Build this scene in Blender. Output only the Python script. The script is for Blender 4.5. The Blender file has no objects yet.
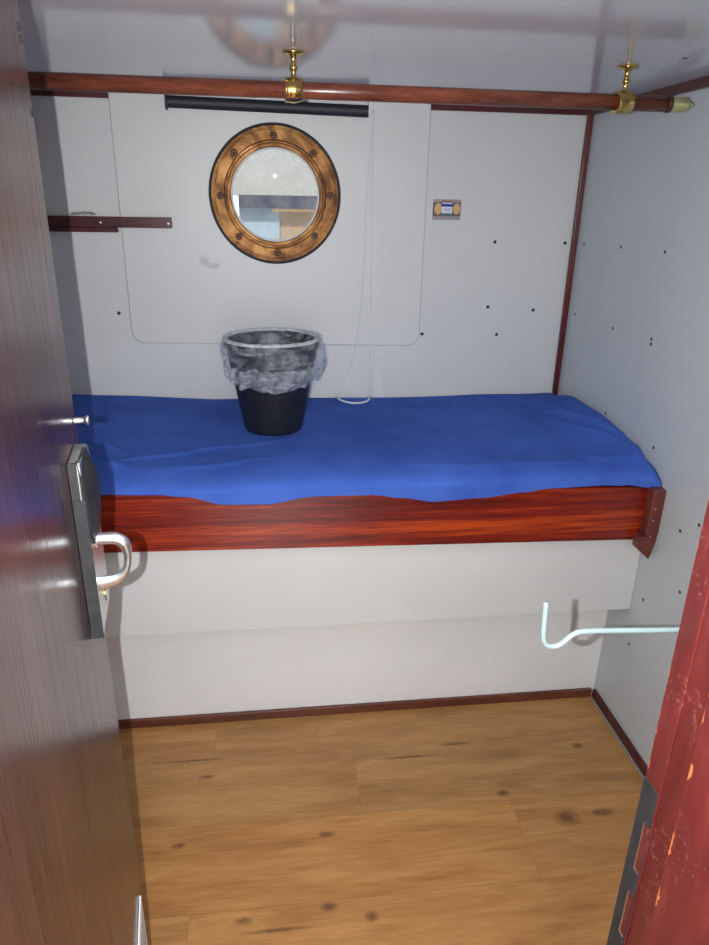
import bpy, bmesh, math, random
from mathutils import Vector, Matrix, noise

S = bpy.context.scene
COL = S.collection
random.seed(4)

# ------------------------------------------------------------------ camera
cam_d = bpy.data.cameras.new('camera')
cam = bpy.data.objects.new('camera', cam_d)
COL.objects.link(cam)
cam.matrix_world = Matrix(((0.99255194, 0.02810505, -0.11853584, 0.0),
                           (-0.12049964, 0.36948783, -0.92138948, 0.0),
                           (0.01790185, 0.92881045, 0.37012252, 1.6),
                           (0, 0, 0, 1)))
cam_d.sensor_fit = 'VERTICAL'
cam_d.sensor_height = 24.0
cam_d.lens = 24.0 * 692.0 / 945.0
cam_d.clip_start = 0.02
cam_d.clip_end = 200
S.camera = cam

# ------------------------------------------------------------------ world, lights, exposure
S.view_settings.view_transform = 'Standard'
S.view_settings.look = 'None'
S.view_settings.gamma = 1.0
S.view_settings.use_curve_mapping = False
S.view_settings.exposure = -0.16

W = bpy.data.worlds.new('overcast_sky')
S.world = W
W.use_nodes = True
wt = W.node_tree
bg = wt.nodes['Background']
tc = wt.nodes.new('ShaderNodeTexCoord')
sp = wt.nodes.new('ShaderNodeSeparateXYZ')
wt.links.new(tc.outputs['Generated'], sp.inputs[0])
cr = wt.nodes.new('ShaderNodeValToRGB')
cr.color_ramp.elements[0].position = 0.0
cr.color_ramp.elements[0].color = (0.55, 0.56, 0.52, 1)
cr.color_ramp.elements[1].position = 0.35
cr.color_ramp.elements[1].color = (0.72, 0.86, 1.0, 1)
wt.links.new(sp.outputs['Z'], cr.inputs[0])
wt.links.new(cr.outputs[0], bg.inputs[0])
bg.inputs[1].default_value = 1.25


def lamp(name, kind, loc, energy, color=(1, 1, 1), size=0.1, size_y=None, rot=(0, 0, 0), radius=None):
    d = bpy.data.lights.new(name, kind)
    d.energy = energy
    d.color = color
    if kind == 'AREA':
        d.shape = 'RECTANGLE' if size_y else 'SQUARE'
        d.size = size
        if size_y:
            d.size_y = size_y
    if radius is not None:
        d.shadow_soft_size = radius
    o = bpy.data.objects.new(name, d)
    o.location = loc
    o.rotation_euler = rot
    COL.objects.link(o)
    return o


# the flash beside the lens, plus unseen fills added on the cabin ceiling and in the corridor
lamp('camera_flash', 'POINT', (-0.043, 0.0, 1.598), 108.0, (0.965, 0.985, 1.0), radius=0.0025)
lamp('cabin_ceiling_fill', 'AREA', (0.40, 0.86, 1.875), 3.0, (0.93, 0.96, 1.0), size=0.9, size_y=0.45)
lamp('corridor_fill', 'AREA', (0.1, -0.75, 1.25), 9.5, (0.95, 0.97, 1.0), size=0.7, size_y=1.6,
     rot=(math.radians(90), 0, 0))


quay_fill_sun = lamp('quay_fill_sun', 'SUN', (0, 0, 6), 6.0, (1, .97, .92), rot=(math.radians(42), 0, math.radians(-12)))  # added outdoor fill to brighten the quay and the facade
quay_fill_sun.data.angle = math.radians(3)


# ------------------------------------------------------------------ helpers: materials
def newmat(name):
    m = bpy.data.materials.new(name)
    m.use_nodes = True
    nt = m.node_tree
    return m, nt, nt.nodes['Principled BSDF']


def P(b, **kw):
    for k, v in kw.items():
        k = k.replace('_', ' ')
        if k == 'Base Color' and len(v) == 3:
            v = (*v, 1)
        b.inputs[k].default_value = v


def srgb(r, g, b):
    f = lambda c: (c / 255 / 12.92) if c / 255 <= 0.04045 else ((c / 255 + 0.055) / 1.055) ** 2.4
    return (f(r), f(g), f(b), 1)


def coords(nt, scale=(1, 1, 1), kind='Object', rot=(0, 0, 0), loc=(0, 0, 0)):
    t = nt.nodes.new('ShaderNodeTexCoord')
    mp = nt.nodes.new('ShaderNodeMapping')
    mp.inputs['Scale'].default_value = scale
    mp.inputs['Rotation'].default_value = rot
    mp.inputs['Location'].default_value = loc
    nt.links.new(t.outputs[kind], mp.inputs[0])
    return mp.outputs[0]


def nz(nt, vec, scale=5, detail=4, rough=0.55, dist=0.0):
    n = nt.nodes.new('ShaderNodeTexNoise')
    n.inputs['Scale'].default_value = scale
    n.inputs['Detail'].default_value = detail
    n.inputs['Roughness'].default_value = rough
    n.inputs['Distortion'].default_value = dist
    if vec is not None:
        nt.links.new(vec, n.inputs['Vector'])
    return n.outputs['Fac']


def ramp(nt, fac, stops):
    r = nt.nodes.new('ShaderNodeValToRGB')
    e = r.color_ramp.elements
    while len(e) < len(stops):
        e.new(0.5)
    for i, (p, c) in enumerate(stops):
        e[i].position = p
        e[i].color = c if len(c) == 4 else (*c, 1)
    nt.links.new(fac, r.inputs[0])
    return r.outputs[0]


def mt(nt, op, a, b=None, c=None):
    n = nt.nodes.new('ShaderNodeMath')
    n.operation = op
    for i, v in enumerate((a, b, c)):
        if v is None:
            continue
        if isinstance(v, (int, float)):
            n.inputs[i].default_value = v
        else:
            nt.links.new(v, n.inputs[i])
    return n.outputs[0]


def mix(nt, fac, a, b, mode='MIX'):
    n = nt.nodes.new('ShaderNodeMix')
    n.data_type = 'RGBA'
    n.blend_type = mode
    for sock, v in ((n.inputs['Factor'], fac), (n.inputs['A'], a), (n.inputs['B'], b)):
        if isinstance(v, (int, float)):
            sock.default_value = v
        elif isinstance(v, tuple):
            sock.default_value = v if len(v) == 4 else (*v, 1)
        else:
            nt.links.new(v, sock)
    return n.outputs['Result']


def bump(nt, b, height, strength=0.2, dist=0.01):
    n = nt.nodes.new('ShaderNodeBump')
    n.inputs['Strength'].default_value = strength
    n.inputs['Distance'].default_value = dist
    nt.links.new(height, n.inputs['Height'])
    nt.links.new(n.outputs[0], b.inputs['Normal'])


def sep(nt, vec):
    n = nt.nodes.new('ShaderNodeSeparateXYZ')
    nt.links.new(vec, n.inputs[0])
    return n.outputs


def spot(nt, xyz, axes, centre, radii):
    """1 in an ellipse round a point, falling to 0 at its rim"""
    acc = None
    for ax, c, r in zip(axes, centre, radii):
        d = mt(nt, 'POWER', mt(nt, 'ABSOLUTE', mt(nt, 'MULTIPLY', mt(nt, 'SUBTRACT', xyz[ax], c), 1.0 / r)), 2.0)
        acc = d if acc is None else mt(nt, 'ADD', acc, d)
    return mt(nt, 'MAXIMUM', mt(nt, 'SUBTRACT', 1.0, acc), 0.0)


def plain(name, col, rough=0.5, metal=0.0, var=0.06, scale=12, bstr=0.0, **kw):
    m, nt, b = newmat(name)
    v = coords(nt)
    f = nz(nt, v, scale, 4)
    lo = tuple(c * (1 - var) for c in col[:3])
    hi = tuple(min(1, c * (1 + var)) for c in col[:3])
    nt.links.new(ramp(nt, f, [(0.3, lo), (0.7, hi)]), b.inputs['Base Color'])
    P(b, Roughness=rough, Metallic=metal, **kw)
    if bstr:
        bump(nt, b, nz(nt, v, scale * 8, 3), bstr, 0.002)
    return m


def m_wood(name, dark, mid, light, stretch=(1, 12, 12), scale=3.0, rough=0.35, aniso=0.0, coat=0.0, tangent=None, lo=.3, hi=.7):
    m, nt, b = newmat(name)
    v = coords(nt, stretch)
    f1 = nz(nt, v, scale, 5, 0.6, 0.3)
    f2 = nz(nt, coords(nt, tuple(s * 4 for s in stretch)), scale * 2, 3, 0.7)
    f = mt(nt, 'ADD', mt(nt, 'MULTIPLY', f1, 0.7), mt(nt, 'MULTIPLY', f2, 0.3))
    nt.links.new(ramp(nt, f, [(lo, dark), ((lo + hi) / 2, mid), (hi, light)]), b.inputs['Base Color'])
    P(b, Roughness=rough, Coat_Weight=coat, Coat_Roughness=0.15, Anisotropic=aniso)
    if tangent:
        t = nt.nodes.new('ShaderNodeTangent')
        t.direction_type = 'RADIAL'
        t.axis = tangent
        b.inputs['Anisotropic Rotation'].default_value = 0.25
        nt.links.new(t.outputs[0], b.inputs['Tangent'])
    bump(nt, b, f2, 0.08, 0.001)
    return m


M = {}


def wall_mat(name, col, rough, var=0.03, smudge=False, spec=0.5, bands=False):
    m, nt, b = newmat(name)
    v = coords(nt)
    f = nz(nt, v, 3.0, 5, 0.6)
    lo = tuple(c * (1 - var) for c in col[:3])
    hi = tuple(min(1, c * (1 + var)) for c in col[:3])
    c = ramp(nt, f, [(0.3, lo), (0.7, hi)])
    # faint scuffs
    g = nz(nt, coords(nt, (1, 1, 6)), 9, 6, 0.75)
    c = mix(nt, ramp(nt, g, [(0.66, (0, 0, 0)), (0.8, (.18, .18, .18))]), c, tuple(x * 0.7 for x in col[:3]))
    if smudge:
        xyz = sep(nt, v)
        a = spot(nt, xyz, (0, 2), (-0.206, 1.392), (0.020, 0.020))
        a2 = spot(nt, xyz, (0, 2), (-0.176, 1.376), (0.028, 0.013))
        a = mt(nt, 'MULTIPLY', mt(nt, 'MINIMUM', mt(nt, 'ADD', a, a2), 1.0), mt(nt, 'MULTIPLY', nz(nt, v, 60, 3), 0.75))
        c = mix(nt, a, c, srgb(105, 103, 98))
    nt.links.new(c, b.inputs['Base Color'])
    P(b, Roughness=rough)
    b.inputs['Specular IOR Level'].default_value = spec
    bump(nt, b, nz(nt, v, 260, 2), 0.03, 0.001)
    return m


M['wall'] = wall_mat('white_laminate', (.60, .605, .60), 0.42)
M['panel'] = wall_mat('white_lining_board', (.62, .62, .61), 0.42, smudge=True)
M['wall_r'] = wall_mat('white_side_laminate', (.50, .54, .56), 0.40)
M['wall_low'] = wall_mat('white_board_lightened', (.76, .76, .75), 0.5)  # white lightened to make up for weaker flash under the bunk
M['ceil'] = wall_mat('glossy_white_ceiling', (.58, .60, .66), 0.10, var=0.04)
M['dark_wood'] = m_wood('dark_red_wood', srgb(42, 14, 14), srgb(74, 26, 26), srgb(96, 38, 34), (2, 12, 12), 3, 0.3)
M['trim_v'] = m_wood('dark_red_upright_wood', srgb(52, 14, 16), srgb(88, 26, 28), srgb(120, 44, 40), (12, 12, 2), 3, 0.25)
M['base_wood'] = m_wood('brown_red_skirting_wood', srgb(62, 30, 22), srgb(94, 50, 38), srgb(120, 68, 50), (1.5, 14, 14), 3, 0.35)
M['board'] = m_wood('varnished_mahogany', srgb(60, 12, 10), srgb(122, 30, 16), srgb(190, 74, 22), (0.55, 9, 15), 2.2, 0.38,
                    aniso=0.8, tangent='Z', lo=.36, hi=.66)
M['cleat'] = m_wood('brown_cleat_wood', srgb(66, 24, 22), srgb(98, 44, 40), srgb(120, 60, 52), (10, 10, 2), 4, 0.4)
M['rod'] = m_wood('varnished_rod_wood', srgb(66, 32, 22), srgb(112, 58, 42), srgb(138, 80, 56), (2.2, 14, 14), 3, 0.24, lo=.32, hi=.68)
M['rod_dark'] = plain('burnt_rod_end', srgb(60, 34, 30)[:3], 0.4)
M['brass'] = plain('polished_brass', (.62, .44, .16), 0.2, 1.0, 0.25, 30)
M['brass_pale'] = plain('pale_brass', (.62, .58, .30), 0.35, 0.85, 0.15, 30)
M['steel'] = plain('brushed_steel', (.62, .62, .62), 0.3, 1.0, 0.08, 60)
M['steel_b'] = plain('bright_aluminium', (.78, .79, .81), 0.34, 1.0, 0.05, 60)
M['steel_d'] = plain('worn_or_shaded_steel', (.024, .024, .026), 0.55, 0.0, 0.25, 60, 0.05, Specular_IOR_Level=0.25)  # for the strike plate; also carries the lock edge's shade
M['cover'] = plain('black_lock_plastic', (.016, .016, .018), 0.5, 0.0, 0.2, 30, Specular_IOR_Level=0.22)
M['black'] = plain('black_bin_plastic', (.012, .012, .014), 0.38, 0.0, 0.3, 60, 0.25)
M['gasket'] = plain('dark_rubber', (.03, .035, .045), 0.5)
M['hole'] = plain('dark_hole', (.02, .018, .018), 0.8)
M['screw'] = plain('zinc_screw', (.5, .5, .5), 0.35, 0.9)
M['white_pl'] = plain('white_plastic', (.72, .73, .74), 0.4)
M['cord'] = plain('white_bead_cord', (.68, .72, .76), 0.45)
M['hook'] = plain('white_coated_rod', (.15, .195, .195), 0.4)
M['sealant'] = plain('grey_sealant', (.26, .27, .27), 0.5)
M['paper'] = plain('crumpled_paper', (.55, .5, .46), 0.8, 0, .2, 40)
M['blind'] = plain('dark_blind_cloth', (.018, .018, .03), 0.55, bstr=.1)


def m_floor():
    m, nt, b = newmat('wood_plank_vinyl')
    v = coords(nt)
    x, y, z = sep(nt, v)
    row = mt(nt, 'FLOOR', mt(nt, 'DIVIDE', mt(nt, 'SUBTRACT', 1.92, y), 0.2465))
    xs = mt(nt, 'DIVIDE', mt(nt, 'ADD', mt(nt, 'SUBTRACT', x, mt(nt, 'MULTIPLY', row, 0.425)), 0.2 + 1.3 * 10), 1.3)
    colm = mt(nt, 'FLOOR', xs)
    cv = nt.nodes.new('ShaderNodeCombineXYZ')
    nt.links.new(row, cv.inputs[0])
    nt.links.new(colm, cv.inputs[1])
    wn = nt.nodes.new('ShaderNodeTexWhiteNoise')
    wn.noise_dimensions = '3D'
    nt.links.new(cv.outputs[0], wn.inputs['Vector'])
    pv = wn.outputs['Value']
    # grain, shifted plank by plank
    off = nt.nodes.new('ShaderNodeVectorMath')
    off.operation = 'ADD'
    sc = nt.nodes.new('ShaderNodeVectorMath')
    sc.operation = 'SCALE'
    nt.links.new(wn.outputs['Color'], sc.inputs[0])
    sc.inputs['Scale'].default_value = 7.0
    nt.links.new(v, off.inputs[0])
    nt.links.new(sc.outputs[0], off.inputs[1])
    mp = nt.nodes.new('ShaderNodeMapping')
    mp.inputs['Scale'].default_value = (1.6, 9, 1)
    nt.links.new(off.outputs[0], mp.inputs[0])
    g1 = nz(nt, mp.outputs[0], 1.6, 5, 0.6, 0.7)
    mp2 = nt.nodes.new('ShaderNodeMapping')
    mp2.inputs['Scale'].default_value = (5, 60, 1)
    nt.links.new(off.outputs[0], mp2.inputs[0])
    g2 = nz(nt, mp2.outputs[0], 2.0, 4, 0.7, 0.2)
    f = mt(nt, 'ADD', mt(nt, 'MULTIPLY', g1, 0.62), mt(nt, 'MULTIPLY', g2, 0.38))
    warm = ramp(nt, f, [(0.28, srgb(130, 80, 42)), (0.46, srgb(168, 115, 62)), (0.66, srgb(190, 141, 81))])
    grey = ramp(nt, f, [(0.28, srgb(120, 84, 50)), (0.46, srgb(154, 112, 66)), (0.66, srgb(178, 136, 84))])
    c = mix(nt, pv, warm, grey)
    xyz = sep(nt, v)
    kn = None
    for (kx, ky, rx, ry) in [(.937, 1.613, .016, .010), (.64, 1.455, .018, .009), (.791, 1.354, .030, .022), (.208, 1.13, .015, .012),
                             (-.272, 1.375, .018, .007), (.12, 1.37, .020, .008), (.108, 1.164, .018, .010), (-.098, 1.151, .020, .007),
                             (-.215, 1.604, .022, .006), (.55, 1.66, .05, .006), (.40, 1.62, .08, .004), (-.27, 1.672, .09, .003),
                             (.90, 1.36, .03, .012), (-.02, 1.12, .07, .004)]:
        s = spot(nt, xyz, (0, 1), (kx, ky), (rx * 1.5, ry * 1.6))
        kn = s if kn is None else mt(nt, 'MAXIMUM', kn, s)
    kn = mt(nt, 'MULTIPLY', mt(nt, 'POWER', kn, 1.4), mt(nt, 'ADD', 0.25, mt(nt, 'MULTIPLY', nz(nt, v, 70, 3), 1.0)))
    c = mix(nt, mt(nt, 'MINIMUM', kn, 1.0), c, srgb(82, 46, 34))
    # fine joints between the planks
    fy = mt(nt, 'FRACT', mt(nt, 'DIVIDE', mt(nt, 'SUBTRACT', 1.92, y), 0.2465))
    fx = mt(nt, 'FRACT', xs)
    e = mt(nt, 'MAXIMUM', mt(nt, 'LESS_THAN', fy, 0.008), mt(nt, 'LESS_THAN', fx, 0.0012))
    c = mix(nt, mt(nt, 'MULTIPLY', e, 0.35), c, srgb(84, 54, 34))
    nt.links.new(c, b.inputs['Base Color'])
    P(b, Roughness=0.42)
    bump(nt, b, g2, 0.06, 0.001)
    return m


M['floor'] = m_floor()


def m_door():
    m, nt, b = newmat('dark_wood_laminate')
    v = coords(nt, (110, 110, 1.6))
    f = nz(nt, v, 2.2, 5, 0.7, 0.1)
    f2 = nz(nt, coords(nt, (9, 9, .6)), 2.0, 3, 0.6)
    ff = mt(nt, 'ADD', mt(nt, 'MULTIPLY', f, .6), mt(nt, 'MULTIPLY', f2, .4))
    nt.links.new(ramp(nt, ff, [(0.34, srgb(36, 22, 23)), (0.5, srgb(62, 39, 38)), (0.68, srgb(88, 62, 58))]), b.inputs['Base Color'])
    nt.links.new(ramp(nt, f, [(0.3, (.30, .30, .30)), (0.7, (.17, .17, .17))]), b.inputs['Roughness'])
    P(b, IOR=1.45)
    bump(nt, b, f, 0.12, 0.0006)
    return m


M['door'] = m_door()


def m_jamb():
    m, nt, b = newmat('worn_red_varnish')
    v = coords(nt)
    f = nz(nt, coords(nt, (14, 14, 3)), 3, 5, 0.65)
    c = ramp(nt, f, [(0.3, srgb(74, 24, 24)), (0.55, srgb(90, 31, 29)), (0.75, srgb(104, 44, 40))])
    # scattered pale speckle
    g = nz(nt, v, 220, 3, 0.6)
    g2 = nz(nt, v, 14, 2, 0.5)
    fl = mt(nt, 'MULTIPLY', mt(nt, 'GREATER_THAN', g, 0.62), mt(nt, 'GREATER_THAN', g2, 0.56))
    c = mix(nt, mt(nt, 'MULTIPLY', fl, 0.14), c, srgb(205, 150, 140))
    # varnish worn off along two arrises
    x, y, z = sep(nt, v)
    wearn = nz(nt, coords(nt, (1, 1, 1)), 26, 4, 0.6)

    def edge(ex, ey, w):
        d = mt(nt, 'ADD', mt(nt, 'ABSOLUTE', mt(nt, 'SUBTRACT', x, ex)), mt(nt, 'ABSOLUTE', mt(nt, 'SUBTRACT', y, ey)))
        return mt(nt, 'LESS_THAN', d, mt(nt, 'MULTIPLY', mt(nt, 'SUBTRACT', wearn, 0.47), w))
    e = mt(nt, 'MAXIMUM', edge(0.350, 0.421, 0.024), edge(0.373, 0.505, 0.016))
    c = mix(nt, e, c, srgb(176, 96, 56))
    nt.links.new(c, b.inputs['Base Color'])
    P(b, Roughness=0.38)
    bump(nt, b, f, 0.1, 0.001)
    return m


M['jamb'] = m_jamb()


def m_brass_port():
    m, nt, b = newmat('aged_porthole_brass')
    v = coords(nt)
    f = nz(nt, v, 9, 6, 0.7, 0.8)
    f2 = nz(nt, v, 45, 4, 0.7)
    c = ramp(nt, f, [(0.30, srgb(82, 54, 34)), (0.46, srgb(132, 88, 48)), (0.60, srgb(176, 128, 74)), (0.74, srgb(148, 100, 84))])
    c = mix(nt, ramp(nt, f2, [(0.55, (0, 0, 0)), (0.74, (.35, .35, .35))]), c, srgb(84, 54, 34))
    nt.links.new(c, b.inputs['Base Color'])
    nt.links.new(ramp(nt, f, [(0.3, (.62, .62, .62)), (0.7, (.42, .42, .42))]), b.inputs['Roughness'])
    P(b, Metallic=0.6)
    bump(nt, b, f2, 0.25, 0.002)
    return m


M['port'] = m_brass_port()
M['bolt'] = plain('tarnished_bolt', srgb(84, 56, 40)[:3], 0.5, 0.3, 0.2, 80)


def m_glass():
    m, nt, b = newmat('dusty_porthole_glass')
    v = coords(nt)
    out = nt.nodes['Material Output']
    tr = nt.nodes.new('ShaderNodeBsdfTransparent')
    gl = nt.nodes.new('ShaderNodeBsdfGlossy')
    gl.inputs['Roughness'].default_value = 0.02
    df = nt.nodes.new('ShaderNodeBsdfDiffuse')
    df.inputs['Color'].default_value = (.62, .62, .58, 1)
    dust = ramp(nt, nz(nt, v, 14, 6, 0.75), [(0.38, (.06, .06, .06)), (0.66, (.42, .42, .42))])
    m1 = nt.nodes.new('ShaderNodeMixShader')
    nt.links.new(dust, m1.inputs[0])
    nt.links.new(tr.outputs[0], m1.inputs[1])
    nt.links.new(df.outputs[0], m1.inputs[2])
    fr = nt.nodes.new('ShaderNodeFresnel')
    fr.inputs[0].default_value = 1.5
    m2 = nt.nodes.new('ShaderNodeMixShader')
    nt.links.new(mt(nt, 'MULTIPLY', fr.outputs[0], .012), m2.inputs[0])
    nt.links.new(m1.outputs[0], m2.inputs[1])
    nt.links.new(gl.outputs[0], m2.inputs[2])
    nt.links.new(m2.outputs[0], out.inputs[0])
    return m


M['glass'] = m_glass()


def m_sheet():
    m, nt, b = newmat('royal_blue_cotton')
    v = coords(nt)
    f = nz(nt, v, 5, 5, 0.6)
    nt.links.new(ramp(nt, f, [(0.3, srgb(56, 86, 168)), (0.7, srgb(72, 106, 192))]), b.inputs['Base Color'])
    P(b, Roughness=0.9)
    b.inputs['Specular IOR Level'].default_value = 0.15
    bump(nt, b, nz(nt, v, 500, 2), 0.25, 0.001)
    return m


M['sheet'] = m_sheet()
M['mattress'] = plain('dark_mattress_ticking', (.03, .03, .035), 0.9)


BZ_RIM = .9185 + .281


def m_liner():
    m, nt, b = newmat('clear_bin_liner')
    v = coords(nt, (6, 6, 14))
    out = nt.nodes['Material Output']
    tr = nt.nodes.new('ShaderNodeBsdfTransparent')
    tr.inputs[0].default_value = (.93, .95, .98, 1)
    P(b, Base_Color=(.78, .84, .94), Roughness=0.16)
    b.inputs['Specular IOR Level'].default_value = 0.8
    f = ramp(nt, nz(nt, v, 2.5, 5, 0.65, 1.0), [(0.42, (.05, .05, .05)), (0.66, (.34, .34, .34))])
    zz = sep(nt, coords(nt))[2]
    low = mt(nt, 'MULTIPLY', mt(nt, 'LESS_THAN', mt(nt, 'ADD', zz, mt(nt, 'MULTIPLY', nz(nt, coords(nt), 14, 3), .05)), 1.155), .22)
    rim = mt(nt, 'MULTIPLY', mt(nt, 'GREATER_THAN', zz, BZ_RIM), .6)
    f = mt(nt, 'ADD', mt(nt, 'ADD', f, low), rim)
    mx = nt.nodes.new('ShaderNodeMixShader')
    nt.links.new(f, mx.inputs[0])
    nt.links.new(tr.outputs[0], mx.inputs[1])
    nt.links.new(b.outputs[0], mx.inputs[2])
    nt.links.new(mx.outputs[0], out.inputs[0])
    bump(nt, b, nz(nt, coords(nt, (9, 9, 5)), 3, 5, 0.7, 1.5), 1.0, 0.02)
    return m


M['liner'] = m_liner()


# ------------------------------------------------------------------ helpers: geometry
def link(name, bm, mat, parent=None, smooth=False, bevel=0.0, mats=None):
    bmesh.ops.recalc_face_normals(bm, faces=bm.faces)
    me = bpy.data.meshes.new(name)
    bm.to_mesh(me)
    bm.free()
    o = bpy.data.objects.new(name, me)
    COL.objects.link(o)
    for mm in (mats or [mat]):
        me.materials.append(mm)
    if smooth:
        for p in me.polygons:
            p.use_smooth = True
    if bevel:
        md = o.modifiers.new('bevel', 'BEVEL')
        md.width = bevel
        md.segments = 2
        md.limit_method = 'ANGLE'
        for p in me.polygons:
            p.use_smooth = True
        w = o.modifiers.new('wn', 'WEIGHTED_NORMAL')
        w.keep_sharp = True
    if parent is not None:
        o.parent = parent
        o.matrix_parent_inverse = parent_world(parent).inverted()
    return o


def parent_world(o):
    m = Matrix.Translation(o.location) @ o.rotation_euler.to_matrix().to_4x4()
    if o.parent:
        m = parent_world(o.parent) @ o.matrix_parent_inverse @ m
    return m


def tag(o, label, cat, group=None, kind=None):
    o['label'] = label
    o['category'] = cat
    if group:
        o['group'] = group
    if kind:
        o['kind'] = kind
    return o


def thing(name, label, cat, loc=(0, 0, 0), kind=None):
    o = bpy.data.objects.new(name, None)
    o.empty_display_size = 0.05
    o.location = loc
    COL.objects.link(o)
    return tag(o, label, cat, kind=kind)


def box(bm, x0, x1, y0, y1, z0, z1):
    vs = [bm.verts.new((x, y, z)) for x in (x0, x1) for y in (y0, y1) for z in (z0, z1)]
    for f in ((0, 1, 3, 2), (4, 6, 7, 5), (0, 4, 5, 1), (2, 3, 7, 6), (0, 2, 6, 4), (1, 5, 7, 3)):
        bm.faces.new([vs[i] for i in f])
    return vs


def mkbox(name, mat, x0, x1, y0, y1, z0, z1, parent=None, bevel=0.0):
    bm = bmesh.new()
    box(bm, x0, x1, y0, y1, z0, z1)
    return link(name, bm, mat, parent, bevel=bevel)


def prism(bm, pts, axis, a0, a1):
    """extrude a 2D outline along an axis; pts are the other two coordinates in order"""
    def mk(p, a):
        if axis == 1:
            return (p[0], a, p[1])
        if axis == 0:
            return (a, p[0], p[1])
        return (p[0], p[1], a)
    A = [bm.verts.new(mk(p, a0)) for p in pts]
    B = [bm.verts.new(mk(p, a1)) for p in pts]
    bm.faces.new(A)
    bm.faces.new(B[::-1])
    n = len(pts)
    for i in range(n):
        bm.faces.new((A[i], A[(i + 1) % n], B[(i + 1) % n], B[i]))


def lathe(bm, prof, centre, axis='Z', seg=48, a0=0.0, a1=2 * math.pi, close=True):
    """prof: (radius, along); axis Z, X, or Y (along = +axis)"""
    rings = []
    full = abs(a1 - a0 - 2 * math.pi) < 1e-6
    n = seg if full else seg + 1
    for r, h in prof:
        ring = []
        for i in range(n):
            t = a0 + (a1 - a0) * i / seg
            c, s = math.cos(t) * r, math.sin(t) * r
            p = {'Z': (c, s, h), 'Y': (c, h, s), 'X': (h, c, s)}[axis]
            ring.append(bm.verts.new(Vector(p) + Vector(centre)))
        rings.append(ring)
    for a, b in zip(rings, rings[1:]):
        for i in range(n if full else n - 1):
            j = (i + 1) % n
            bm.faces.new((a[i], a[j], b[j], b[i]))
    return rings


def disc(bm, c, r, axis='Y', seg=16):
    vs = []
    for i in range(seg):
        t = 2 * math.pi * i / seg
        a, b = math.cos(t) * r, math.sin(t) * r
        vs.append(bm.verts.new(Vector(c) + Vector({'Y': (a, 0, b), 'X': (0, a, b), 'Z': (a, b, 0)}[axis])))
    bm.faces.new(vs)


def tube(bm, pts, r, seg=12, caps=True, flat=None):
    """round tube along points; r may be a list; flat squashes it along the frame's second axis"""
    pts = [Vector(p) for p in pts]
    n = len(pts)
    rr = r if isinstance(r, (list, tuple)) else [r] * n
    fl = flat if flat else [1.0] * n
    up = Vector((0, 0, 1))
    t0 = (pts[1] - pts[0]).normalized()
    if abs(t0.dot(up)) > 0.95:
        up = Vector((0, 1, 0))
    nrm = (up - t0 * up.dot(t0)).normalized()
    rings = []
    for i, p in enumerate(pts):
        t = (pts[min(i + 1, n - 1)] - pts[max(i - 1, 0)]).normalized()
        nrm = (nrm - t * nrm.dot(t)).normalized()
        bn = t.cross(nrm)
        rings.append([bm.verts.new(p + (nrm * math.cos(a) * fl[i] + bn * math.sin(a)) * rr[i])
                      for a in [2 * math.pi * k / seg for k in range(seg)]])
    for a, b in zip(rings, rings[1:]):
        for i in range(seg):
            j = (i + 1) % seg
            bm.faces.new((a[i], a[j], b[j], b[i]))
    if caps:
        bm.faces.new(rings[0][::-1])
        bm.faces.new(rings[-1])


def smooth_path(pts, k=6):
    """Catmull-Rom through points"""
    pts = [Vector(p) for p in pts]
    q = [pts[0] * 2 - pts[1]] + pts + [pts[-1] * 2 - pts[-2]]
    out = []
    for i in range(1, len(q) - 2):
        a, b, c, d = q[i - 1:i + 3]
        for s in range(k):
            t = s / k
            out.append(0.5 * ((2 * b) + (c - a) * t + (2 * a - 5 * b + 4 * c - d) * t * t + (3 * b - a - 3 * c + d) * t ** 3))
    out.append(pts[-1])
    return out


def holed_plate(outer, hc, hr, y0, y1, seg=64):
    """plate in the XZ plane with a round hole, from y0 to y1"""
    bm = bmesh.new()
    o = [bm.verts.new((x, y0, z)) for x, z in outer]
    h = [bm.verts.new((hc[0] + hr * math.cos(2 * math.pi * i / seg), y0, hc[1] + hr * math.sin(2 * math.pi * i / seg))) for i in range(seg)]
    es = [bm.edges.new((o[i], o[(i + 1) % len(o)])) for i in range(len(o))]
    es += [bm.edges.new((h[i], h[(i + 1) % seg])) for i in range(seg)]
    bmesh.ops.triangle_fill(bm, use_beauty=True, use_dissolve=False, edges=es)
    r = bmesh.ops.extrude_face_region(bm, geom=bm.faces[:])
    vs = [g for g in r['geom'] if isinstance(g, bmesh.types.BMVert)]
    bmesh.ops.translate(bm, verts=vs, vec=(0, y1 - y0, 0))
    return bm


# ------------------------------------------------------------------ key dimensions (metres; the lens stands above x = 0, y = 0)
XR, XL = 1.0916, -0.80
YB, YL, YP = 2.465, 1.842, 1.72
ZC = 1.888
PC = (0.037, 1.599)      # porthole centre
PR = 0.158               # opening

# ------------------------------------------------------------------ structure
o = mkbox('floor', M['floor'], XL - .1, XR + .1, -1.3, 2.6, -0.04, 0)
tag(o, 'plank-pattern wooden floor of the cabin', 'floor', kind='structure')
o = mkbox('ceiling', M['ceil'], XL - .1, XR + .1, 0.25, 2.6, ZC, ZC + .04)
tag(o, 'glossy white cabin ceiling', 'ceiling', kind='structure')
bm = bmesh.new()
disc(bm, (0.901, 1.605, ZC - .0006), .006, 'Z')
link('stain_mark', bm, M['hole'], o)

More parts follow.
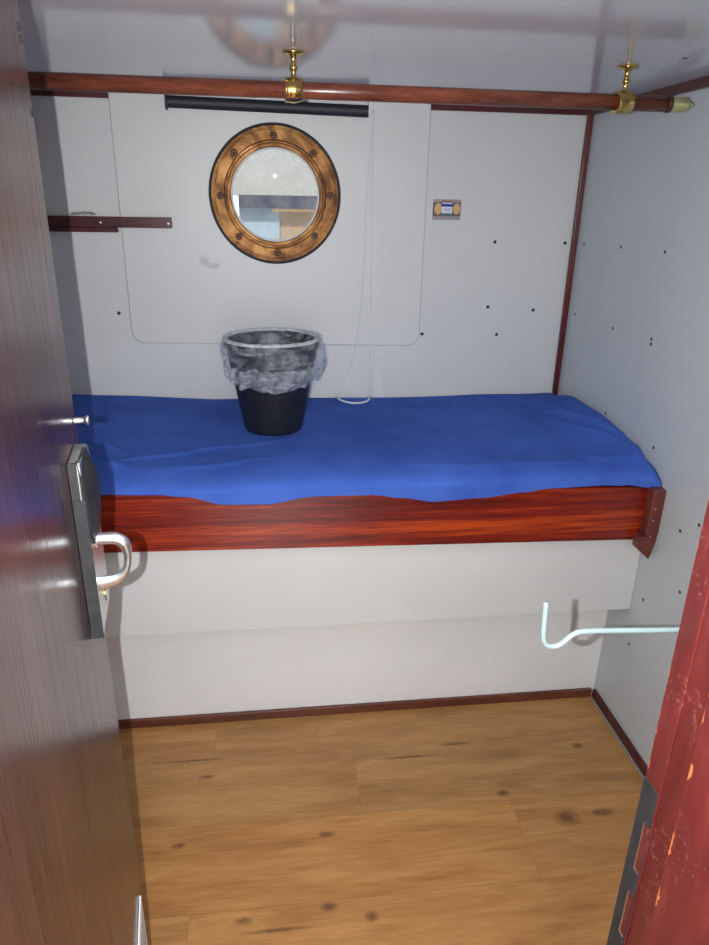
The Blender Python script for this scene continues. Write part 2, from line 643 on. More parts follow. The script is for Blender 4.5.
wb = link('wall_back', holed_plate([(XL - .1, 0.70), (XR + .1, 0.70), (XR + .1, ZC + .04), (XL - .1, ZC + .04)], PC, PR + .004, YB, YB + .05), M['wall'])
tag(wb, 'white back wall above the bunk', 'wall', kind='structure')
o = mkbox('wall_back_lower', M['wall_low'], XL - .1, XR + .1, YL, YL + .04, -0.02, 0.76)
tag(o, 'white recessed wall under the bunk down to the skirting', 'wall', kind='structure')
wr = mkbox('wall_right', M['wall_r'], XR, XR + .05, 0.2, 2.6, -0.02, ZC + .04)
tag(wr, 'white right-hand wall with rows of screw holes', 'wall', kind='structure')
o = mkbox('wall_left', M['wall'], XL - .05, XL, 0.2, 2.6, -0.02, ZC + .04)
tag(o, 'white left-hand wall behind the open door', 'wall', kind='structure')
bm = bmesh.new()
box(bm, 0.45, XR + .02, 0.36, 0.505, -0.01, ZC + .02)
box(bm, XL - .02, -0.29, 0.22, 0.30, -0.01, ZC + .02)
o = link('wall_front', bm, M['wall'])
tag(o, 'white wall beside the doorway, behind the red door frame', 'wall', kind='structure')

bm = bmesh.new()  # unseen corridor shell, added to keep outdoor light from the doorway
box(bm, -1.0, 1.2, -1.34, -1.30, -.02, 2.1)
o = link('wall_corridor_blocker', bm, M['wall'])
tag(o, 'unseen white corridor wall, added to shut out outdoor light', 'wall', kind='structure')
o = mkbox('ceiling_corridor_blocker', M['ceil'], -1.0, 1.2, -1.34, 0.25, 2.06, 2.10)
tag(o, 'unseen white corridor ceiling, added to shut out outdoor light', 'ceiling', kind='structure')

# lining board with round corners round the porthole
rc = 0.042
x0, x1, zb = -0.462, 0.541, 1.103
out = [(x0, ZC - .001), (x0, zb + rc)]
for i in range(1, 9):
    t = math.pi + math.pi / 2 * i / 8
    out.append((x0 + rc + rc * math.cos(t), zb + rc + rc * math.sin(t)))
out.append((x1 - rc, zb))
for i in range(1, 9):
    t = -math.pi / 2 + math.pi / 2 * i / 8
    out.append((x1 - rc + rc * math.cos(t), zb + rc + rc * math.sin(t)))
out.append((x1, ZC - .001))
YF = YB - 0.008
out = [(x_, z_ + (.016 * (x1 - x_) / (x1 - x0) if z_ < 1.5 else 0)) for x_, z_ in out]
pn = link('wall_panel', holed_plate(out, PC, PR + .004, YF, YB - .0002), M['panel'], bevel=0.0015)
tag(pn, 'white round-cornered lining board on the back wall round the porthole', 'wall panel')

link('edge_line', holed_plate([((x_ - .04) * 1.0045 + .04, 1.5 + (z_ - 1.5) * 1.0055 if z_ < 1.5 else z_) for x_, z_ in out], PC, PR + .006, YB - .002, YB - .0001),
     plain('grey_joint', (.16, .16, .16), .7), pn)

# board hanging under the bunk
o = mkbox('underbunk_panel', M['panel'], XL, XR - .001, YP, YP + .018, 0.427, 0.70, bevel=0.001)
tag(o, 'white panel hanging straight down below the red bunk board', 'panel')

# trims
t = mkbox('trim_1', M['trim_v'], XR - .020, XR, YB - .016, YB, 0.78, ZC, bevel=.003)
tag(t, 'dark red upright strip in the back right corner', 'trim', kind='structure')
t = mkbox('trim_2', M['dark_wood'], XR - .016, XR, 0.51, YB - .016, ZC - .024, ZC, bevel=.002)
tag(t, 'dark wooden strip where the right wall meets the ceiling', 'trim', kind='structure')
t = mkbox('trim_3', M['dark_wood'], x1 + .001, XR - .02, YB - .012, YB, ZC - .024, ZC, bevel=.002)
tag(t, 'dark wooden strip along the top of the back wall, right of the porthole board', 'trim', kind='structure')
t = mkbox('trim_4', M['dark_wood'], XL, x0 - .001, YB - .012, YB, ZC - .022, ZC, bevel=.002)
tag(t, 'dark wooden strip along the top of the back wall, left of the porthole board', 'trim', kind='structure')
t = mkbox('baseboard_back', M['base_wood'], XL, XR - .012, YL - .012, YL, 0, 0.031, bevel=.002)
tag(t, 'low reddish brown skirting under the bunk wall', 'baseboard', kind='structure')
t = mkbox('baseboard_right', M['dark_wood'], XR - .012, XR, 0.51, YL - .0125, 0, 0.034, bevel=.002)
tag(t, 'dark brown skirting along the right wall', 'baseboard', kind='structure')
mkbox('sealant_line', M['sealant'], XR - .0175, XR - .0125, 0.51, YL - .014, 0, 0.005, t)

# screw holes in the walls, plus two dark debris specks by the mattress
for (x, z) in [(.796, 1.462), (1.052, 1.461), (.791, 1.239), (.962, 1.228), (.554, 1.143), (-.501, 1.218)]:
    bm = bmesh.new()
    lathe(bm, [(0.0001, -.0012), (.0045, -.0012), (.0060, 0.0)], (x, YB, z), 'Y', 14)
    link('screw_hole_or_speck', bm, M['hole'], wb)
bm = bmesh.new()
lathe(bm, [(0.0001, -.0012), (.0045, -.0012), (.0060, 0.0)], (.833, YB, 1.14), 'Y', 14)
link('screw_hole_or_speck', bm, M['hole'], wb)
for (y, z) in [(2.397, 1.463), (2.131, 1.470), (1.877, 1.474), (2.394, 1.225), (2.103, 1.225), (1.868, 1.236), (1.866, 1.222), (1.56, .776), (1.49, .828),
               (1.663, .495), (1.506, .618), (1.689, .318), (2.064, .955), (1.757, .945)]:
    bm = bmesh.new()
    lathe(bm, [(0.0001, -.0012), (.0038, -.0012), (.0052, 0.0)], (XR, y, z), 'X', 14)
    link('screw_hole_or_speck', bm, M['hole'], wr)

# ------------------------------------------------------------------ porthole
w1 = thing('window_1', 'round brass porthole with eight bolts in the back wall', 'porthole', (PC[0], YF, PC[1]), kind='structure')
pc = (PC[0], 0, PC[1])
bm = bmesh.new()
lathe(bm, [(.190, YF), (.212, YF), (.2145, YF - .003), (.2145, YF - .009), (.212, YF - .012), (.19, YF - .012)], pc, 'Y', 96)
link('gasket', bm, M['gasket'], w1, True)
bm = bmesh.new()
lathe(bm, [(.2065, YF - .008), (.2065, YF - .016), (.2045, YF - .0185), (.199, YF - .019), (.1975, YF - .0165), (.195, YF - .0165), (.193, YF - .019),
           (.166, YF - .0205), (.1635, YF - .019), (.1625, YF - .005), (.1575, YF - .005), (.1565, YF - .022), (.1535, YF - .027), (.145, YF - .0275), (.1425, YF - .023),
           (.1425, YB + .02), (.158, YB + .055), (.162, YB + .055), (.162, YF - .003)], pc, 'Y', 180)
link('porthole_ring', bm, M['port'], w1, False)
bm = bmesh.new()
lathe(bm, [(.1435, YF - .012), (.1395, YF - .012), (.1375, YF - .009), (.1375, YF - .001), (.1435, YF - .001)], pc, 'Y', 96)
link('glass_seal', bm, M['white_pl'], w1, True)
bm = bmesh.new()
lathe(bm, [(.0001, YF - .006), (.142, YF - .006)], pc, 'Y', 64)
for v_ in bm.verts:                      # the pane leans a little in its seat
    v_.co.y -= .024 * (v_.co.x - PC[0]) + .024 * (v_.co.z - PC[1])
link('glass_pane', bm, M['glass'], w1)
for k in range(8):
    a = math.radians(90 + 45 * k + 1)
    bx, bz = PC[0] + .177 * math.cos(a), PC[1] + .177 * math.sin(a)
    bm = bmesh.new()
    lathe(bm, [(.0115, YF - .0195), (.0115, YF - .0225), (.0098, YF - .024), (.0022, YF - .0245), (.0018, YF - .0235), (.0001, YF - .0235)], (bx, 0, bz), 'Y', 18)
    link('bolt', bm, M['bolt'], w1, True)

# outside the porthole: a quay with a low building
q = mkbox('quay', plain('grey_quay_concrete', (.58, .64, .68), .8), -12, 14, 2.9, 30, -0.6, -0.2)
tag(q, 'pale grey quay seen low through the porthole', 'quay', kind='structure')
b_ = thing('quay_building', 'low flat-roofed building with a dark roof edge, seen through the porthole', 'building', (1, 12, -0.2))
mkbox('wall', plain('brown_render', srgb(150, 122, 96)[:3], .8, var=.12, scale=3), 0.20, 9, 10.0, 14, -0.2, 1.41, b_)
mkbox('side_wall', plain('blue_grey_cladding', srgb(132, 148, 158)[:3], .7), -0.33, 0.198, 9.95, 14, -0.2, 1.48, b_)
mkbox('white_pillar', plain('white_painted_pillar', (.88, .89, .9), .5), -0.9, -0.332, 9.9, 14, -0.2, 1.58, b_)
mkbox('roof_edge', plain('dark_roof_edge', srgb(36, 42, 60)[:3], .6), -0.331, 9.2, 9.8, 14.2, 1.435, 1.60, b_)
mkbox('cornice', plain('ochre_cornice', srgb(214, 168, 112)[:3], .6), 0.1, 9, 9.9, 9.99, 1.395, 1.433, b_)

# ------------------------------------------------------------------ roller blind over the porthole
rb = thing('roller_blind', 'rolled-up dark blind above the porthole with a hanging white cord loop', 'roller blind', (0, YF, 1.858))
bm = bmesh.new()
tube(bm, [(-.285, YF - .020, 1.8605), (.334, YF - .020, 1.8515)], .0175, 28)
link('blind_roll', bm, M['blind'], rb, False)
for xx in (-.292, .335):
    bm = bmesh.new()
    prism(bm, [(YF - .034, 1.838), (YF - .0002, 1.838), (YF - .0002, 1.882), (YF - .034, 1.882)], 0, xx, xx + .006)
    link('end_bracket', bm, M['white_pl'] if xx > 0 else M['blind'], rb, bevel=.001)
cp = smooth_path([(.350, YF - .022, 1.858), (.338, YF - .015, 1.60), (.330, YF - .012, 1.30), (.305, YF - .012, 1.08), (.262, YF - .014, .96),
                  (.243, 2.430, .928), (.256, 2.365, .926), (.298, 2.335, .925), (.342, 2.355, .926), (.362, 2.42, .929), (.364, YF - .012, .98),
                  (.362, YF - .010, 1.15), (.358, YF - .012, 1.45), (.354, YF - .020, 1.70), (.352, YF - .030, 1.858)], 8)
bm = bmesh.new()
rads = [.0012 + .0024 * max(0.0, min(1.0, (1.0 - p.z) / .06)) for p in cp]
tube(bm, cp, rads, 8)
link('pull_cord', bm, M['cord'], rb, True)

# cord cover under the panel
cc = thing('cable_cover', 'short white cover strip between the porthole board and the mattress', 'cable cover', (.386, YB, .93))
mkbox('cover_strip', M['panel'], .380, .418, YB - .005, YB, .80, 1.101, cc, bevel=.001)
bm = bmesh.new()
lathe(bm, [(.0035, YB - .005), (.0035, YB - .007), (.0001, YB - .0075)], (.394, 0, 1.050), 'Y', 12)
link('screw', bm, M['screw'], cc)

# ------------------------------------------------------------------ sticker on the wall
st = thing('wall_sticker', 'small colourful rectangular sticker on the wall, right of the porthole board', 'sticker', (.615, YB, 1.563))
cx_, cz_ = .6165, 1.5645
rot = math.radians(0.0)
stm = dict(base=plain('sticker_brown', srgb(96, 80, 86)[:3], .5), pink=plain('sticker_pink', srgb(172, 140, 146)[:3], .5), blue=plain('sticker_blue', srgb(48, 46, 150)[:3], .5),
           white=plain('sticker_white', srgb(206, 212, 226)[:3], .5), tan=plain('sticker_tan', srgb(204, 168, 106)[:3], .5), grey=plain('sticker_grey', srgb(150, 140, 148)[:3], .5),
           green=plain('sticker_teal', srgb(66, 96, 104)[:3], .5))


def flat(name, mat, pts, d, par):
    bm = bmesh.new()
    prism(bm, [(cx_ + a * .0485, cz_ + c * .0325) for a, c in pts], 1, YB - d, YB - d + .0004)
    return link(name, bm, mat, par)


def oval(a0, c0, ra, rc_):
    return [(a0 + ra * math.cos(t), c0 + rc_ * math.sin(t)) for t in [2 * math.pi * i / 20 for i in range(20)]]


flat('backing', stm['base'], [(-1, -1), (1, -1), (1, 1), (-1, 1)], .0006, st)
flat('print', stm['pink'], [(-.98, .72), (1, .72), (1, .98), (-.98, .98)], .0010, st)
flat('print', stm['grey'], [(-1, -1), (1, -1), (.98, -.62), (-.98, -.62)], .0010, st)
flat('print', stm['tan'], oval(-.62, .08, .27, .56), .0010, st)
flat('print', stm['tan'], oval(.70, .08, .25, .56), .0010, st)
flat('print', stm['white'], [(-.36, -.35), (.40, -.35), (.40, .82), (-.36, .82)], .0010, st)
flat('print', stm['green'], [(-.38, -.55), (.40, -.55), (.40, -.36), (-.38, -.36)], .0010, st)
flat('print', stm['blue'], [(-.40, .30), (.44, .30), (.50, .56), (-.40, .60)], .0014, st)
flat('print', stm['grey'], [(-.22, .02), (.28, .02), (.28, .09), (-.22, .09)], .0014, st)
flat('print', stm['grey'], [(-.16, -.14), (.22, -.14), (.22, -.08), (-.16, -.08)], .0014, st)

# ------------------------------------------------------------------ ledge with a scrap of paper
sh = thing('wall_ledge', 'dark red wooden ledge on the back wall beside the door', 'ledge', (-.5, YB, 1.5))
mkbox('ledge_board', M['dark_wood'], XL, -.300, YB - .030, YB, 1.494, 1.527, sh, bevel=.0015)
mkbox('lower_batten', M['dark_wood'], XL, -.474, YB - .026, YB, 1.479, 1.4935, sh, bevel=.001)
for (x, z) in [(-.523, 1.509), (-.311, 1.508)]:
    bm = bmesh.new()
    lathe(bm, [(.0032, YB - .030), (.0032, YB - .0315), (.0001, YB - .032)], (x, 0, z), 'Y', 12)
    link('screw', bm, M['screw'], sh)
bm = bmesh.new()
tube(bm, [(-.478, YB - .02, 1.493), (-.470, YB - .035, 1.484)], .0022, 8)
link('nail', bm, M['brass'], sh)
bm = bmesh.new()
n = 9
gv = [[bm.verts.new((-.612 + .075 * i / n, YB - .028 + .024 * j / 3, 1.5285 + .0008 + .004 * (j % 2) + .016 * abs(noise.noise(Vector((i * .9, j * .8, 2)))))) for j in range(4)] for i in range(n + 1)]
for i in range(n):
    for j in range(3):
        bm.faces.new((gv[i][j], gv[i + 1][j], gv[i + 1][j + 1], gv[i][j + 1]))
r = bmesh.ops.solidify(bm, geom=bm.faces[:], thickness=.0006)
pp = link('paper_scrap', bm, M['paper'])
tag(pp, 'crumpled pale scrap of paper lying on the dark red ledge', 'paper')

# ------------------------------------------------------------------ curtain rod
RY, RZ, RR = 1.72, 1.814, .0172
cr_ = thing('curtain_rod', 'varnished brown wooden rod hung below the ceiling on two brass brackets', 'curtain rod', (0.2, RY, RZ))
bm = bmesh.new()
lathe(bm, [(.0001, -.52), (RR, -.52), (RR, .948), (.0001, .948)], (0, RY, RZ), 'X', 32)
rod = link('rod', bm, M['rod'], cr_)
for p in rod.data.polygons:
    p.use_smooth = len(p.vertices) == 4 and p.area > 1e-3
bm = bmesh.new()
lathe(bm, [(.0001, .946), (.0150, .946), (.0165, .950), (.0165, .985), (.0125, .9905), (.0075, .9915), (.0070, 1.000), (.0052, 1.004), (.0001, 1.0045)], (0, RY, RZ), 'X', 28)
link('end_cap', bm, M['brass_pale'], cr_, True)
bm = bmesh.new()
lathe(bm, [(RR + .0003, .938), (RR + .0012, .940), (RR + .0012, .948), (RR - .002, .950)], (0, RY, RZ), 'X', 28)
link('end_ring', bm, M['rod_dark'], cr_, True)
for bx in (.071, .832):
    bm = bmesh.new()
    # flange, turned stem with a bead
    lathe(bm, [(.0001, ZC), (.0230, ZC), (.0245, ZC - .002), (.0240, ZC - .0045), (.0140, ZC - .0065), (.0075, ZC - .010), (.0058, ZC - .016), (.0056, ZC - .024),
               (.0085, ZC - .027), (.0098, ZC - .031), (.0085, ZC - .035), (.0060, ZC - .038), (.0062, ZC - .046), (.0090, ZC - .054), (.0100, ZC - .058), (.0001, ZC - .058)],
          (bx, RY, 0), 'Z', 28)
    br = link('bracket', bm, M['brass'], cr_, True)
    bm = bmesh.new()
    lathe(bm, [(RR + .0004, -.019), (RR + .0070, -.019), (RR + .0080, -.0170), (RR + .0062, -.0145), (RR + .0075, -.008), (RR + .0082, 0.0), (RR + .0075, .008),
               (RR + .0055, .014), (RR + .0055, .019), (RR + .0004, .019)], (bx, RY, RZ), 'X', 32)
    link('collar', bm, M['brass'], br, True)

# ------------------------------------------------------------------ bunk
bk = thing('bunk', 'built-in bunk with a glossy red mahogany front board', 'bunk', (0, 2.1, .68))
bm = bmesh.new()
prism(bm, [(XL, .717), (1.075, .684), (1.075, .851), (XL, .892)], 1, 1.690, 1.718)
link('front_board', bm, M['board'], bk, bevel=.003)
mkbox('bed_base', M['mattress'], XL, XR, 1.7185, YB, .78, .825, bk)
cl = mkbox('upper_cleat', M['cleat'], 1.053, XR, 1.650, 1.6895, .712, .858, bk, bevel=.006)
bm = bmesh.new()
prism(bm, [(1.038, .700), (1.038, .672), (1.077, .638), (1.088, .690), (1.0905, .7115), (1.038, .7115)], 1, 1.652, 1.6895)
link('cleat_foot', bm, M['cleat'], cl, bevel=.003)
for z in (.800, .765, .715):
    bm = bmesh.new()
    lathe(bm, [(.0028, 1.6502), (.0028, 1.6488), (.0001, 1.6482)], (1.066, 0, z), 'Y', 10)
    link('screw', bm, M['screw'], cl)

# ------------------------------------------------------------------ mattress and fitted sheet
mt_ = thing('mattress', 'mattress in a royal blue fitted sheet filling the bunk', 'mattress', (.14, 2.1, .825))
mkbox('mattress_core', M['mattress'], XL + .01, 1.066, 1.715, 2.44, .8255, .895, mt_, bevel=.02)
hem_pts = [(-.80, .880), (-.416, .874), (-.303, .870), (-.228, .862), (-.12, .839), (-.031, .838), (.105, .856), (.265, .856), (.345, .843), (.435, .829),
           (.567, .836), (.689, .850), (.758, .859), (.911, .861), (1.015, .858), (1.06, .846), (1.09, .83)]


def hem(x):
    for (xa, za), (xb, zb_) in zip(hem_pts, hem_pts[1:]):
        if xa <= x <= xb:
            t_ = (x - xa) / (xb - xa)
            t_ = t_ * t_ * (3 - 2 * t_)
            return za + (zb_ - za) * t_ + .004 + .008 * max(0.0, min(1.0, -x / .4))
    return hem_pts[0][1] if x < hem_pts[0][0] else hem_pts[-1][1]


def fbm(x, y, s, oct_=4):
    v_ = 0
    a_ = 1
    for i in range(oct_):
        v_ += a_ * noise.noise(Vector((x * s, y * s, 3.3 + i)))
        s *= 2.1
        a_ *= .5
    return v_


XM0, XM1 = XL + .004, 1.0875
YM0, YM1 = 1.684, 2.452


def topz(x):
    return .916 + .022 * max(0.0, (-.2 - x) / .5)


def smoothstep(a, b, v_):
    t_ = max(0.0, min(1.0, (v_ - a) / (b - a)))
    return t_ * t_ * (3 - 2 * t_)


def sheet_point(u, v_):
    """u along the bunk 0..1; v 0 = front hem, to 1 = back"""
    x = XM0 + (XM1 - XM0) * u
    zt = topz(x)
    zh = hem(x)
    R_ = .040
    vf = .22
    if v_ < vf:
        # hanging front, then rounded shoulder
        t_ = v_ / vf
        if t_ < .45:
            s = t_ / .45
            y = YM0 - .002 * (1 - s)
            z = zh + (zt - R_ - zh) * s
        else:
            a_ = (t_ - .45) / .55 * math.pi / 2
            y = YM0 + R_ * 3.0 * (1 - math.cos(a_))
            z = zt - R_ + R_ * math.sin(a_)
    else:
        t_ = (v_ - vf) / (1 - vf)
        y = YM0 + R_ * 3.0 + (YM1 - YM0 - R_ * 3.0) * t_
        z = zt
    # soft mounding
    z += .006 * fbm(x, y, 2.2, 2) * smoothstep(1.70, 1.78, y)
    # mattress bulge near the right end and the dip of its corner
    pr = .004 + .040 * smoothstep(2.44, 2.24, y) * 1.0 - .022 * smoothstep(2.05, 1.75, y)
    z += pr * smoothstep(.90, 1.07, x) * smoothstep(1.70, 1.80, y)
    # round the right end down to the wall
    e = smoothstep(1.062, XM1, x)
    zlow = max(zh, .845)
    z = z - e * (z - zlow) * .30 if z > zlow else z
    # corner gather, front right
    g = smoothstep(.90, 1.05, x) * (1 - smoothstep(1.75, 1.95, y))
    z += .003 * g * math.sin((x - y * .7) * 90)
    y += .002 * g * math.sin((x * .5 + z) * 120)
    # creases: diagonal pulls, left half, and ripples parallel to the front edge
    cre = 0
    for (ax, ay, bx_, by_, w_, h_) in [(-.70, 1.98, -.38, 1.74, .010, .010), (-.75, 2.20, -.40, 1.86, .012, .008), (-.42, 1.80, -.15, 1.93, .009, .007), (-.32, 1.75, .0, 1.83, .010, .006),
                                       (.35, 1.76, .70, 1.74, .008, .006), (.55, 1.765, .98, 1.755, .007, .006), (.85, 1.80, 1.04, 1.74, .009, .008), (.95, 2.35, 1.05, 1.90, .010, .007),
                                       (.90, 2.2, 1.03, 1.85, .009, .006), (-.72, 2.3, -.55, 2.0, .01, .007), (-.25, 1.90, .10, 2.0, .010, .004), (-.55, 1.86, -.35, 1.75, .008, .008)]:
        dx, dy = bx_ - ax, by_ - ay
        L = math.hypot(dx, dy)
        s = ((x - ax) * dx + (y - ay) * dy) / (L * L)
        d = ((x - ax) * dy - (y - ay) * dx) / L + .006 * math.sin(s * 9)
        if -.1 < s < 1.1:
            cre += h_ * math.exp(-(d / w_) ** 2) * math.sin(math.pi * max(0, min(1, (s + .1) / 1.2)))
    z += cre * smoothstep(1.69, 1.73, y)
    # ripples hanging over the front edge
    fr = 1 - smoothstep(1.70, 1.76, y)
    y -= fr * (.004 + .002 * math.sin(x * 21 + 3 * math.sin(x * 5)) + .002 * fbm(x, z * 3, 6, 2))
    y = min(y, YB - .006)
    return (x, y, z)


bm = bmesh.new()
NU, NV = 260, 110
gr = [[bm.verts.new(sheet_point(i / NU, (j / NV) ** 1.35)) for j in range(NV + 1)] for i in range(NU + 1)]
for i in range(NU):
    for j in range(NV):
        bm.faces.new((gr[i][j], gr[i + 1][j], gr[i + 1][j + 1], gr[i][j + 1]))
so = link('fitted_sheet', bm, M['sheet'], mt_, True)
sd = so.modifiers.new('thick', 'SOLIDIFY')
sd.thickness = .0015
sd.offset = -1

# ------------------------------------------------------------------ waste bin and liner
BX, BY, BZ = .010, 2.100, .9185
wbn = thing('waste_bin', 'round black plastic waste bin standing on the blue bunk', 'waste bin', (BX, BY, BZ))
bm = bmesh.new()
lathe(bm, [(.0001, .002), (.080, .002), (.086, 0), (.089, .003), (.0905, .008), (.134, .236), (.135, .254), (.141, .257), (.143, .263), (.143, .278), (.140, .283),
           (.1355, .281), (.1325, .266), (.088, .012), (.0001, .012)], (BX, BY, BZ), 'Z', 72)
link('bin_body', bm, M['black'], wbn, True)
bm = bmesh.new()
rl = []
NA = 140
prof = []
# inside of the bag up the wall, over the rim, down outside
for k in range(8):
    t_ = k / 7
    prof.append((.098 + (.130 - .098) * t_, .05 + .221 * t_, 0, .35 + .4 * t_))
prof += [(.1335, .283, 0, .2), (.138, .2895, 1, .1), (.1455, .288, 1, .1), (.1480, .278, 1, .12)]
ND = 16
for k in range(1, ND + 1):
    prof.append((None, k / ND, 2, 1))
for (r0, h0, kind, amp) in prof:
    ring = []
    for i in range(NA):
        a = 2 * math.pi * i / NA
        ca, sa = math.cos(a), math.sin(a)
        if kind == 2:
            L = .118 + .022 * noise.noise(Vector((ca * 1.6, sa * 1.6, 5))) + .010 * noise.noise(Vector((ca * 5, sa * 5, 8)))
            L += .012 * max(0, math.cos(a + math.pi / 2 - .2)) - .018 * max(0, math.cos(a - math.pi / 2 - .2))
            t_ = h0
            flare = .1480 - .004 * t_ - .014 * t_ * t_ + .012 * math.sin(math.pi * min(1, t_ * 1.05)) * (.45 + .9 * max(0, noise.noise(Vector((ca * 1.8 + 3, sa * 1.8, 1)))))
            flare += .014 * max(0, ca) * math.sin(math.pi * t_) + .007 * max(0, -ca) * t_
            fold = .006 * (1 - abs(noise.noise(Vector((ca * 3.2 + t_ * 1.2, sa * 3.2, 4)))) * 5) * (1 if t_ > .1 else .3) + .0075 * t_ * noise.noise(Vector((ca * 6, sa * 6, t_ * 2.5))) + .004 * t_ * noise.noise(Vector((ca * 15, sa * 15, t_ * 5)))
            minr = .1285 - .0375 * 0
            r = flare + fold
            h = .278 - L * t_
            body = .0905 + (.134 - .0905) * (max(h, .008) - .008) / .228 + .0025
            if h > .25:
                body = .1455
            r = max(r, body)
            hh = h
        else:
            r = r0 + amp * .010 * noise.noise(Vector((ca * 4, sa * 4, h0 * 16))) * (1 if kind == 0 else .35) - (.003 if kind == 0 else 0)
            hh = h0 + (.0022 * noise.noise(Vector((ca * 7, sa * 7, 2))) if kind == 1 else 0)
        ring.append(bm.verts.new((BX + r * ca, BY + r * sa, BZ + hh)))
    rl.append(ring)
for a_, b2 in zip(rl, rl[1:]):
    for i in range(NA):
        j = (i + 1) % NA
        bm.faces.new((a_[i], a_[j], b2[j], b2[i]))
bl = link('bin_liner', bm, M['liner'], None, True)
tag(bl, 'clear crumpled plastic bag folded over the rim of the black bin', 'bin liner')

# ------------------------------------------------------------------ door (structure) with its lock
A = math.radians(-7.5)
ds = Vector((math.sin(A), math.cos(A), 0))       # along the leaf, hinge to latch
dn = Vector((math.cos(A), -math.sin(A), 0))      # out of the face towards the lens
O = Vector((0, 0, 0)) - dn * .14


def dp(s, z, n=0.0):
    return O + ds * s + dn * n + Vector((0, 0, z))


def dbox(name, mat, s0, s1, z0, z1, n0, n1, parent=None, bevel=0.0):
    bm = bmesh.new()
    vs = [bm.verts.new(dp(s, z, n)) for s in (s0, s1) for n in (n0, n1) for z in (z0, z1)]
    for f in ((0, 1, 3, 2), (4, 6, 7, 5), (0, 4, 5, 1), (2, 3, 7, 6), (0, 2, 6, 4), (1, 5, 7, 3)):
        bm.faces.new([vs[i] for i in f])
    return link(name, bm, mat, parent, bevel=bevel)


dr = thing('door_1', 'dark wood-grain cabin door standing open on the left', 'door', dp(.34, 0), kind='structure')
bm = bmesh.new()
ol = [(.335, .006), (.992, .006), (.992, .80), (.984, 1.05), (.975, 1.40), (.978, ZC - .008), (.335, ZC - .008)]
fa = [bm.verts.new(dp(s_, z_, 0)) for s_, z_ in ol]
fb = [bm.verts.new(dp(s_, z_, -.038)) for s_, z_ in ol]
bm.faces.new(fa)
bm.faces.new(fb[::-1])
for i in range(len(ol)):
    j = (i + 1) % len(ol)
    bm.faces.new((fa[i], fb[i], fb[j], fa[j]))
link('door_leaf', bm, M['door'], dr, bevel=.0015)
bm = bmesh.new()
ol = [(.857, 1.034), (.962, 1.028), (.972, 1.034), (.972, 1.240), (.950, 1.280), (.932, 1.288), (.857, 1.288)]
fa = [bm.verts.new(dp(s_, z_, .0155)) for s_, z_ in ol]
fb = [bm.verts.new(dp(s_, z_, .0005)) for s_, z_ in ol]
bm.faces.new(fa)
bm.faces.new(fb[::-1])
for i in range(len(ol)):
    j = (i + 1) % len(ol)
    bm.faces.new((fa[i], fb[i], fb[j], fa[j]))
lk = link('lock_plate', bm, M['steel'], dr, bevel=.0012)
dbox('plate_side_shade', M['steel_d'], .854, .8568, 1.033, 1.238, .0005, .0162, lk, bevel=.0006)  # near edge of the steel plate, its dark reflection put into the colour
dbox('plate_side_shade', M['steel_d'], .854, .8568, 1.2385, 1.289, .0005, .0105, lk, bevel=.0006)
# dark shield-shaped cover on the upper part
bm = bmesh.new()
ns, nzv = 18, 30
low = 1.150
g = []
for i in range(ns + 1):
    s01 = i / ns
    row = []
    for j in range(nzv + 1):
        lowz = low + .045 * (abs(s01 - .5) * 2) ** 2.2
        top = 1.290 - .046 * max(0.0, (s01 - .45) / .55) ** 2
        z = top + (lowz - top) * j / nzv
        t_ = (top - z) / (top - low)
        nn_ = .0165 + .010 * math.sin(math.pi * min(1, .15 + t_ * .85)) * (1 - (abs(s01 - .5) * 2) ** 3) - .006 * max(0, 1 - t_ * 4)
        row.append(bm.verts.new(dp(.855 + .113 * s01, z, nn_)))
    g.append(row)
for i in range(ns):
    for j in range(nzv):
        bm.faces.new((g[i][j], g[i + 1][j], g[i + 1][j + 1], g[i][j + 1]))
r = bmesh.ops.extrude_edge_only(bm, edges=[e for e in bm.edges if e.is_boundary])
for v_ in [x for x in r['geom'] if isinstance(x, bmesh.types.BMVert)]:
    rel = v_.co - O
    v_.co -= dn * (rel.dot(dn) - .0125)
link('lock_cover', bm, M['cover'], lk, True)
dbox('display_window', M['white_pl'], .895, .915, 1.256, 1.270, .0170, .0215, lk, bevel=.001)
# D-shaped handle
hs = .888
hp = smooth_path([dp(hs, 1.168, .013), dp(hs, 1.167, .030), dp(hs, 1.165, .044), dp(hs, 1.156, .0535), dp(hs, 1.137, .0560), dp(hs, 1.118, .052), dp(hs, 1.106, .042),
                  dp(hs, 1.101, .028), dp(hs, 1.099, .0135)], 6)
npt = len(hp)
bm = bmesh.new()
tube(bm, hp, [.0082 if i < npt * .35 else max(.0052, .0082 - (i / npt - .35) * .02) for i in range(npt)], 20,
     flat=[1.0 if i < npt * .6 else 1.0 + (i / npt - .6) * 3.2 for i in range(npt)])
link('door_handle', bm, M['steel_b'], lk, True)
bm = bmesh.new()
tube(bm, [dp(hs, 1.168, .0150), dp(hs, 1.168, .0195)], .0125, 24)
link('handle_rose', bm, M['steel_b'], lk)
bm = bmesh.new()
tube(bm, [dp(.925, 1.062, .0150), dp(.925, 1.062, .0175)], .0055, 16)
link('keyhole_cylinder', bm, M['brass'], lk)
dbox('keyhole_slot', M['hole'], .923, .927, 1.050, 1.060, .0156, .0166, lk)
# thumb turn above the lock
bm = bmesh.new()
tube(bm, smooth_path([dp(.955, 1.3135, -.001), dp(.955, 1.3135, .007), dp(.955, 1.3135, .013), dp(.955, 1.3135, .018), dp(.955, 1.3135, .0205)], 3),
     [.0045] * 4 + [.0042] * 3 + [.0048, .0058, .0064, .0066, .0060, .0035], 16)
link('thumb_turn', bm, M['steel_b'], dr, True)
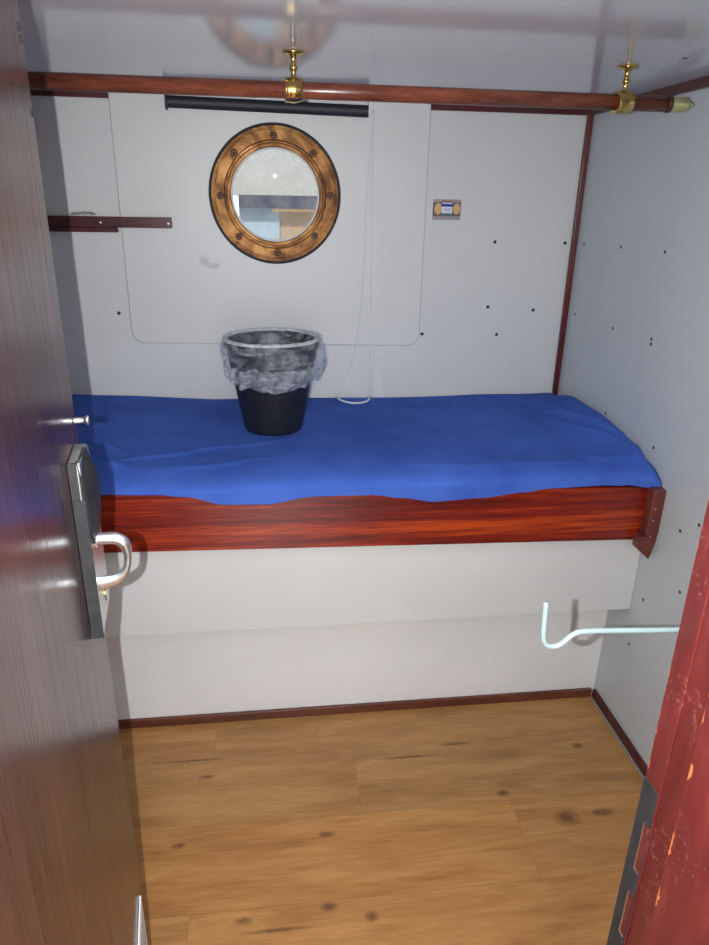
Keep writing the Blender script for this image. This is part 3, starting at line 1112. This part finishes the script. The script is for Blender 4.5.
# white plate low on the leaf, hinges
wp_ = dbox('vent_plate', M['white_pl'], .80, .955, .12, .405, .0005, .004, dr, bevel=.001)
dbox('vent_field', M['paper'], .815, .940, .13, .39, .0041, .0046, wp_)
for z in (.25, 1.05, 1.70):
    bm = bmesh.new()
    tube(bm, [dp(.333, z, .004), dp(.333, z + .09, .004)], .006, 12)
    link('hinge', bm, M['brass'], dr)
for (s, z) in [(.958, 1.768), (.957, 1.756), (.966, 1.684)]:
    bm = bmesh.new()
    tube(bm, [dp(s, z, -.0005), dp(s, z, .0008)], .0045, 10)
    link('screw_hole_or_speck', bm, M['hole'], dr)

# ------------------------------------------------------------------ door frame: right jamb and left jamb
df = thing('door_frame', 'worn red varnished door frame post at the right edge', 'door frame', (.40, .45, 0))
bm = bmesh.new()
# plan outline: rebate, stop, outer face
prism(bm, [(.375, .505), (.375, .421), (.350, .421), (.350, .25), (.46, .25), (.46, .505)], 2, 0, ZC)
jb = link('jamb_post', bm, M['jamb'], df, bevel=.0015)
mkbox('rebate_strip', M['jamb'], .373, .3752, .478, .505, 0, ZC, df, bevel=.0008)
sp_ = mkbox('strike_plate', M['steel_d'], .3715, .3735, .4800, .5045, .76, 1.052, df, bevel=.0004)
for z0, z1 in ((.944, 1.006), (.846, .906)):
    mkbox('latch_slot', M['jamb'], .3708, .3716, .4800, .4865, z0, z1, sp_)
    mkbox('slot_lip', M['steel_b'], .3706, .3717, .4866, .4885, z0, z1, sp_)
    mkbox('slot_lip', M['steel_b'], .3705, .3717, .4805, .4885, z0 - .003, z0 - .0002, sp_)
bm = bmesh.new()
prism(bm, [(-.24, .22), (-.232, .30), (-.26, .312), (-.30, .312), (-.30, .22)], 2, 0, ZC)
link('jamb_post', bm, M['jamb'], df, bevel=.0015)

# ------------------------------------------------------------------ door hook
hk = thing('door_hook', 'pale coated metal hook rod reaching left from behind the red door frame', 'hook', (.50, .545, 1.19))
Y = .54
hp = smooth_path([(.4630, Y, 1.2010), (.43, Y, 1.2025), (.385, Y, 1.2045), (.33, Y, 1.2075), (.298, Y, 1.2085), (.289, Y, 1.2060), (.283, Y, 1.2010), (.276, Y, 1.1945),
                  (.268, Y, 1.1930), (.2615, Y, 1.1965), (.2580, Y, 1.2050), (.2570, Y, 1.222), (.2560, Y, 1.2440)], 6)
bm = bmesh.new()
tube(bm, hp, [.0028] * (len(hp) - 1) + [.0021], 14)
link('hook_rod', bm, M['hook'], hk, True)
bm = bmesh.new()
tube(bm, smooth_path([(.4630, Y, 1.2010), (.4700, Y, 1.2007), (.4750, Y - .004, 1.2005), (.4765, Y - .012, 1.2005), (.4765, .5085, 1.2005)], 4), .0029, 12)
link('hook_stem', bm, M['hook'], hk, True)
mkbox('mounting_plate', M['steel'], .462, .492, .5055, .5085, 1.185, 1.232, hk, bevel=.0006)
